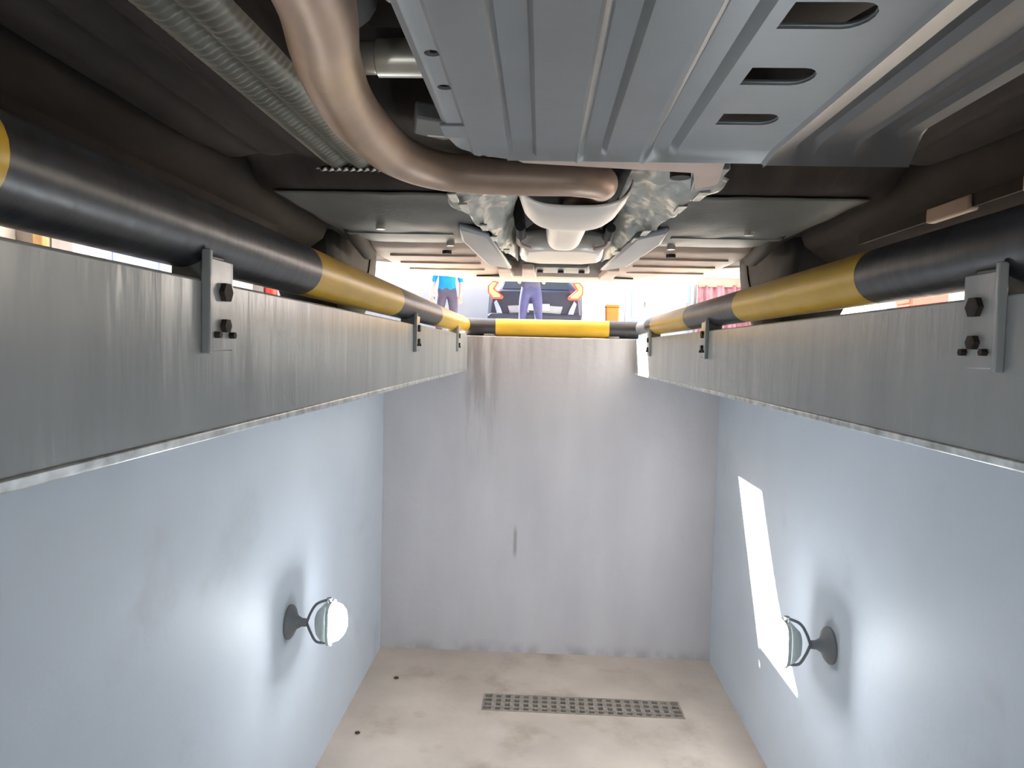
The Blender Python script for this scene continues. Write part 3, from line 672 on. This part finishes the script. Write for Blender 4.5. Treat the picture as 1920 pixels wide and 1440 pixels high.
# ------------------------------------------------------------------ people in the yard
def person(loc, yaw_, label, shirt, trousers, stance=.12, arm_out=.10, bend=.0, reach=False):
    J = {}; H = 1.74
    def add(n_, p_, r_, par=None): J[n_] = (Vector(p_), r_, par)
    add('pelvis', (0,0,.93), (.155,.115)); add('belly', (0,bend*.3,1.08), (.145,.105), 'pelvis'); add('chest', (0,bend*.7,1.27), (.165,.115), 'belly')
    add('neckb', (0,bend,1.42), (.075,.07), 'chest'); add('neck', (0,bend+.01,1.49), (.055,.058), 'neckb'); add('jaw', (0,bend+.03,1.555), (.062,.075), 'neck'); add('head', (0,bend+.02,1.63), (.078,.095), 'jaw'); add('crown', (0,bend+.01,1.70), (.05,.06), 'head')
    add('nose', (0,bend+.125,1.605), (.012,.014), 'head')
    for s_, q in ((1,'r'),(-1,'l')):
        add('sh'+q, (s_*.165,bend*.85,1.385), (.07,.065), 'chest'); add('el'+q, (s_*(.215+arm_out*.6),bend*.6-.02,1.11), (.045,.045), 'sh'+q)
        add('wr'+q, (s_*(.20+arm_out),bend+.10,.90), (.030,.026), 'el'+q); add('palm'+q, (s_*(.20+arm_out),bend+.13,.835), (.036,.02), 'wr'+q)
        for k in range(4):
            fx_ = s_*(.20+arm_out)-.027+.018*k; ln = (.07,.082,.085,.072)[k]
            add('f%d%s' % (k,q), (fx_,bend+.145,.80), (.009,.009), 'palm'+q); add('g%d%s' % (k,q), (fx_,bend+.15,.80-ln*.6), (.0085,.0085), 'f%d%s' % (k,q)); add('h%d%s' % (k,q), (fx_,bend+.135,.80-ln), (.007,.007), 'g%d%s' % (k,q))
        add('th'+q, (s_*(.20+arm_out)-s_*.045,bend+.145,.825), (.010,.010), 'palm'+q); add('ti'+q, (s_*(.20+arm_out)-s_*.055,bend+.16,.785), (.008,.008), 'th'+q)
        add('hip'+q, (s_*.09,0,.88), (.10,.105), 'pelvis'); add('thigh'+q, (s_*(.10+stance*.35),.0,.68), (.082,.085), 'hip'+q); add('kn'+q, (s_*(.10+stance*.7),.01,.48), (.062,.066), 'thigh'+q)
        add('calf'+q, (s_*(.10+stance*.85),-.02,.33), (.062,.066), 'kn'+q); add('an'+q, (s_*(.10+stance),-.02,.10), (.05,.055), 'calf'+q)
        add('heel'+q, (s_*(.10+stance),-.03,.05), (.045,.05), 'an'+q); add('toe'+q, (s_*(.11+stance),.15,.036), (.042,.032), 'heel'+q)
    if reach:      # both hands held forward at chest height
        for k_ in list(J):
            p_, r_, par_ = J[k_]
            if k_[:2] in ('wr',) or k_[:4] == 'palm' or k_[:2] in ('th', 'ti') and not k_.startswith('thigh') or (k_[0] in 'fgh' and k_[1:2].isdigit()):
                J[k_] = (Vector((p_.x*.8, p_.y+.32, p_.z+.36)), r_, par_)
    names = list(J); me = bpy.data.meshes.new('person')
    me.from_pydata([J[n_][0] for n_ in names], [(names.index(J[n_][2]), names.index(n_)) for n_ in names if J[n_][2]], [])
    tmp = bpy.data.objects.new('tmp_person', me); COL.objects.link(tmp)
    sk = tmp.modifiers.new('skin', 'SKIN'); sk.use_smooth_shade = True
    for i, n_ in enumerate(names): me.skin_vertices[0].data[i].radius = J[n_][1]; me.skin_vertices[0].data[i].use_root = (n_ == 'pelvis')
    ss = tmp.modifiers.new('sub', 'SUBSURF'); ss.levels = 2; ss.render_levels = 2
    bpy.context.view_layer.update(); dg = bpy.context.evaluated_depsgraph_get()
    em = bpy.data.meshes.new_from_object(tmp.evaluated_get(dg)); bpy.data.objects.remove(tmp)
    em.materials.clear()
    for k in ('skin', shirt, trousers, 'shoe'): em.materials.append(MATS[k])
    zmin = min(v.co.z for v in em.vertices)
    for v in em.vertices: v.co.z -= zmin
    for p_ in em.polygons:
        c_ = p_.center; p_.use_smooth = True
        arm = abs(c_.x) > .19 and c_.z < 1.16
        if reach and c_.y > .22 and c_.z > .9: p_.material_index = 0; continue
        hand = abs(c_.x) > .21 and c_.z < 1.10 and c_.y > .0 and c_.z > .6
        if hand: p_.material_index = 0
        elif c_.z > 1.455: p_.material_index = 0
        elif arm and c_.z > 1.02 or c_.z > .98: p_.material_index = 1
        elif c_.z > .10: p_.material_index = 2
        else: p_.material_index = 3
    o = bpy.data.objects.new('person', em); COL.objects.link(o); o.location = loc; o.rotation_euler.z = yaw_
    props(o, label, 'person'); ORIG[o.name] = Vector((0,0,0))
    hm = MB()
    rings = []
    for j in range(9):
        ph = R(-5)+R(95)*j/8
        rings.append([(.092*math.cos(ph)*math.cos(2*math.pi*k/20), bend+.005+.112*math.cos(ph)*math.sin(2*math.pi*k/20)-(.012 if math.sin(2*math.pi*k/20) > 0 else 0), 1.665+.10*math.sin(ph)-(.05 if math.sin(2*math.pi*k/20) < .2 and j == 0 else 0)) for k in range(20)])
    hm.loft(rings, False).build('hair', 'hair', o)
    for s_ in (-1, 1):
        MB().sphere((s_*.032,bend+.098,1.645),.011,.009,.007,10,6).build('eye', 'eye_white', o)
        MB().sphere((s_*.093,bend+.005,1.625),.010,.02,.03,10,6).build('ear', 'skin', o)
    MB().sphere((0,bend+.10,1.565),.024,.008,.006,10,6).build('mouth', 'pink_cloth', o)
    return o
person((-.235,11.55,0), 0, 'person in blue trousers standing legs apart by the tail of the dark car', 'shirt_dark', 'trouser_blue', .05, .06, 0., True)
person((-1.72,12.2,0), math.pi, 'person in bright blue shirt and grey trousers left of dark car', 'shirt_blue', 'trouser_grey', .04, .05)
